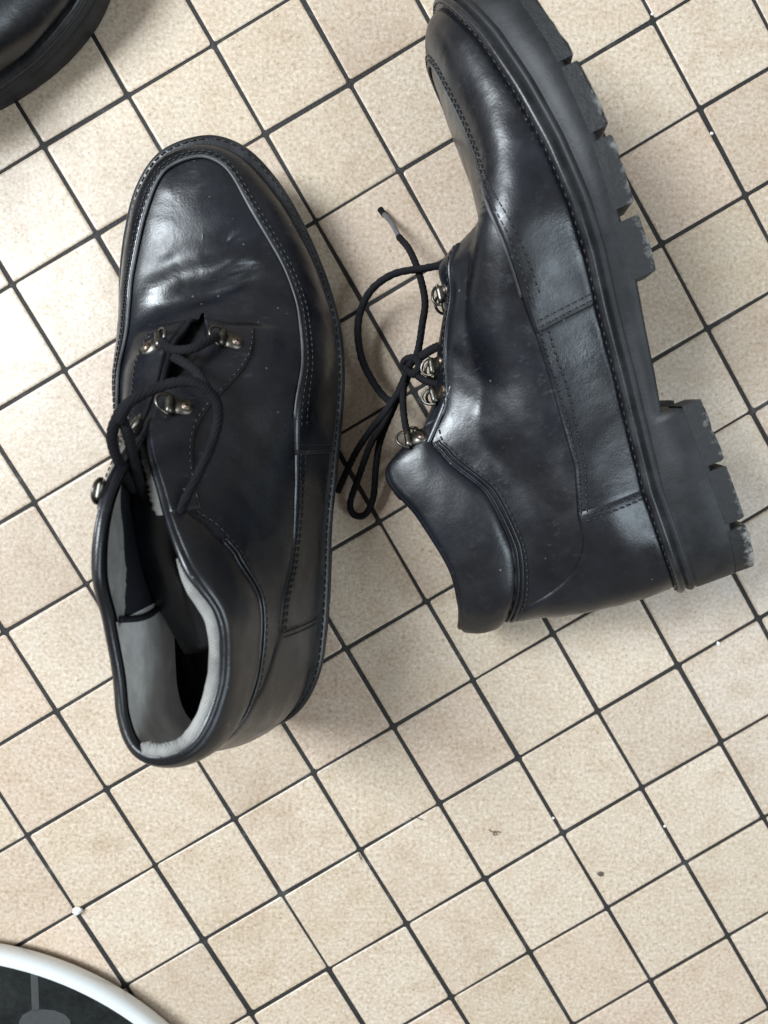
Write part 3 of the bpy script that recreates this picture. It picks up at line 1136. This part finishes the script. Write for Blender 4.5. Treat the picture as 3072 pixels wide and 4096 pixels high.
# grey lining turned out over the rim of the collar
hq = np.linspace(-1.6, 6.2, 70)
pr = S1.across(hq, 0 * hq + 1.0, 0, 'heel')
nr = np.array([S1.frame(1 if t >= 0 else -1, np.array(abs(t)), np.array(.985))[1] for t in hq])
edge = pr - nr * .0045 + np.array([0, 0, .0004])
eb = MB()
rad = .0027 * np.minimum(1, np.minimum(np.arange(70) + 1, 70 - np.arange(70)) / 6.0) * (1 + .05 * np.sin(hq * 4) + .03 * np.sin(hq * 11))
eb.add(*tube_geo(edge, rad, seg=12))
eb.build("collar_lining", MAT['rim_lining'], stand)
# ---- third shoe, only its toe comes into the picture
hb = math.radians(27)
Xb = np.array([math.cos(hb), math.sin(hb), 0])
Yb = np.array([-math.sin(hb), math.cos(hb), 0])
heel_at = np.array([-.3770, .1285, -0.0064])
THIRD = mat_from(Xb, Yb, np.array([0, 0, 1.0]), heel_at)
third = lying.copy()
COL.objects.link(third)
third.matrix_world = THIRD
third['label'] = "rounded black shoe toe cut off by the upper left corner of the picture"
del third['group']
for ch in list(lying.children):
    if ch.name.split('.')[0] in ('lace', 'eyelet', 'stitching', 'piping', 'tread_lug'):
        continue
    c = ch.copy()
    COL.objects.link(c)
    c.parent = third
    if 'label' in c:
        del c['label']
    for gch in ch.children:
        if gch.name.split('.')[0] == 'stitching':
            continue
        d = gch.copy()
        COL.objects.link(d)
        d.parent = c

# ------------------------------------------------------------------ round plate at the lower left
plate = thing("round_plate", "round dark glass plate with a shiny white rim in the lower left corner", "plate",
              Matrix.Translation((-.231, -.438, 0)))
RO = .1795


def lathe(prof, n=160):
    V_ = []
    for k in range(n):
        a = 2 * math.pi * k / n
        for r, z in prof:
            V_.append((r * math.cos(a), r * math.sin(a), z))
    return V_, grid_faces(n, len(prof), close_n=True)


rim = MB()
rim.add(*lathe([(RO - .0068, .0125), (RO - .0063, .0148), (RO - .0054, .0158), (RO - .004, .0158), (RO - .0012, .0145), (RO, .0120), (RO - .0005, .006), (RO - .004, .0015), (RO - .02, .0008)]))
m_, nt_, b_ = new_mat("white_enamel")
b_.inputs['Base Color'].default_value = (.66, .68, .68, 1)
b_.inputs['Roughness'].default_value = .28
b_.inputs['Metallic'].default_value = .1
rim.build("rim", m_, plate)
gl = MB()
v_, f_ = lathe([(0.0001, .0128), (.06, .0128), (.12, .0128), (RO - .0066, .0128), (RO - .0064, .009)])
gl.add(v_, f_)
m_, nt_, b_ = new_mat("dark_glass")
n1 = noise(nt_, 120, 8, .8)
c_ = ramp(nt_, n1.outputs[0], [(.35, (.004, .005, .006)), (.62, (.014, .018, .018)), (.8, (.05, .055, .055))])
nt_.links.new(c_.outputs[0], b_.inputs['Base Color'])
b_.inputs['Roughness'].default_value = .18
gl.build("glass", m_, plate)
mk = plain("painted_reflection", (.05, .054, .054), .5)  # reflection in the dark glass, painted on as flat grey shapes


def flat_reflection(name, outline_world):
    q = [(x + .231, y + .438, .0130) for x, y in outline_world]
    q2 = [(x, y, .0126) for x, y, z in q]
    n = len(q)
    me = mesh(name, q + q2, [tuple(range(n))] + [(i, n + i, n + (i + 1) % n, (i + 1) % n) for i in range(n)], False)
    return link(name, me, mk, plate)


flat_reflection("stripe_reflection", [(-.1760, -.2735), (-.1722, -.2745), (-.1722, -.2960), (-.1760, -.2960)])
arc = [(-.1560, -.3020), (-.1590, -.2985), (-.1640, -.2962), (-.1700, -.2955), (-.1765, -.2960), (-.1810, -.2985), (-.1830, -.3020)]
flat_reflection("round_reflection", [(-.1830, -.312)] + arc[::-1] + [(-.1560, -.312)])

# ------------------------------------------------------------------ crumbs, specks and hairs
crumb_m = plain("white_crumb", (.80, .79, .77), .5)
speck_m = plain("brown_speck", (.10, .075, .055), .8)


def crumb(name, label, cat, x, y, r, mat, z=0.0, sq=(1, .8, .6), seed=0, group=None):
    rr = np.random.RandomState(seed)
    V_, F_ = [], []
    n, m = 9, 6
    for i in range(m + 1):
        ph = math.pi * i / m
        for k in range(n):
            th = 2 * math.pi * k / n
            d = r * rr.uniform(.75, 1.15)
            V_.append((d * sq[0] * math.sin(ph) * math.cos(th), d * sq[1] * math.sin(ph) * math.sin(th), r * sq[2] * (1 + math.cos(ph)) * rr.uniform(.9, 1.0)))
    F_ = grid_faces(m + 1, n, close_m=True)
    o = link(name, mesh(name, V_, F_, False), mat)
    o.location = (x, y, z)
    o.rotation_euler = (0, 0, rr.uniform(0, 6))
    tag(o, label, cat, group=group)
    return o


GZ = -.0008
crumb("crumb", "largest white crumb, in the grout crossing above the round plate", "crumb", -.1549, -.2483, .0026, crumb_m, GZ, (1.1, .8, .8), 1)
crumb("crumb", "white crumb in the grout at the upper right, beside the sole's toe end", "crumb", .1806, .1637, .0010, crumb_m, GZ, seed=2)
crumb("crumb", "tiny white crumb on a grout line at the lower middle, left of a similar one", "crumb", .1045, -.2004, .0009, crumb_m, GZ, seed=3)
crumb("crumb", "tiny white crumb on a grout line at the lower right, above the brown speck", "crumb", .1665, -.2059, .0009, crumb_m, GZ, seed=4)
crumb("crumb", "pale crumb on a grout line just below the lying shoe's heel lugs", "crumb", .1930, -.1036, .0013, crumb_m, GZ, seed=5)
crumb("crumb", "white crumb in the grout crossing at the top right edge", "crumb", .1482, .2221, .0009, crumb_m, GZ, seed=6)
crumb("speck", "brown speck lying on a tile at the lower right", "speck", .1312, -.2325, .0017, speck_m, 0, (1.1, .8, .3), 7)


def hair(label, pts, r=.00022):
    o = tube("hair", pts, r, speck_m, None, n=40, seg=5)
    tag(o, label, "hair")
    return o


hair("small curled dark hair on a tile below the two shoes", [(.0690, -.2062, .0004), (.0706, -.2075, .0004), (.0725, -.2073, .0006), (.0733, -.2086, .0009), (.0718, -.2094, .0006), (.0712, -.2079, .0012), (.0738, -.2072, .0008), (.0752, -.2080, .0004)])
hair("short straight dark hair beside a grout crossing in the lower middle", [(-.0022, -.2176, .0004), (-.0018, -.2200, .0005), (-.0008, -.2226, .0004)])
hair("fine pale brown hair lying flat on a tile right of centre", [(.0250, -.1989, .0004), (.0290, -.1990, .0005), (.0330, -.2003, .0004)], .00014)
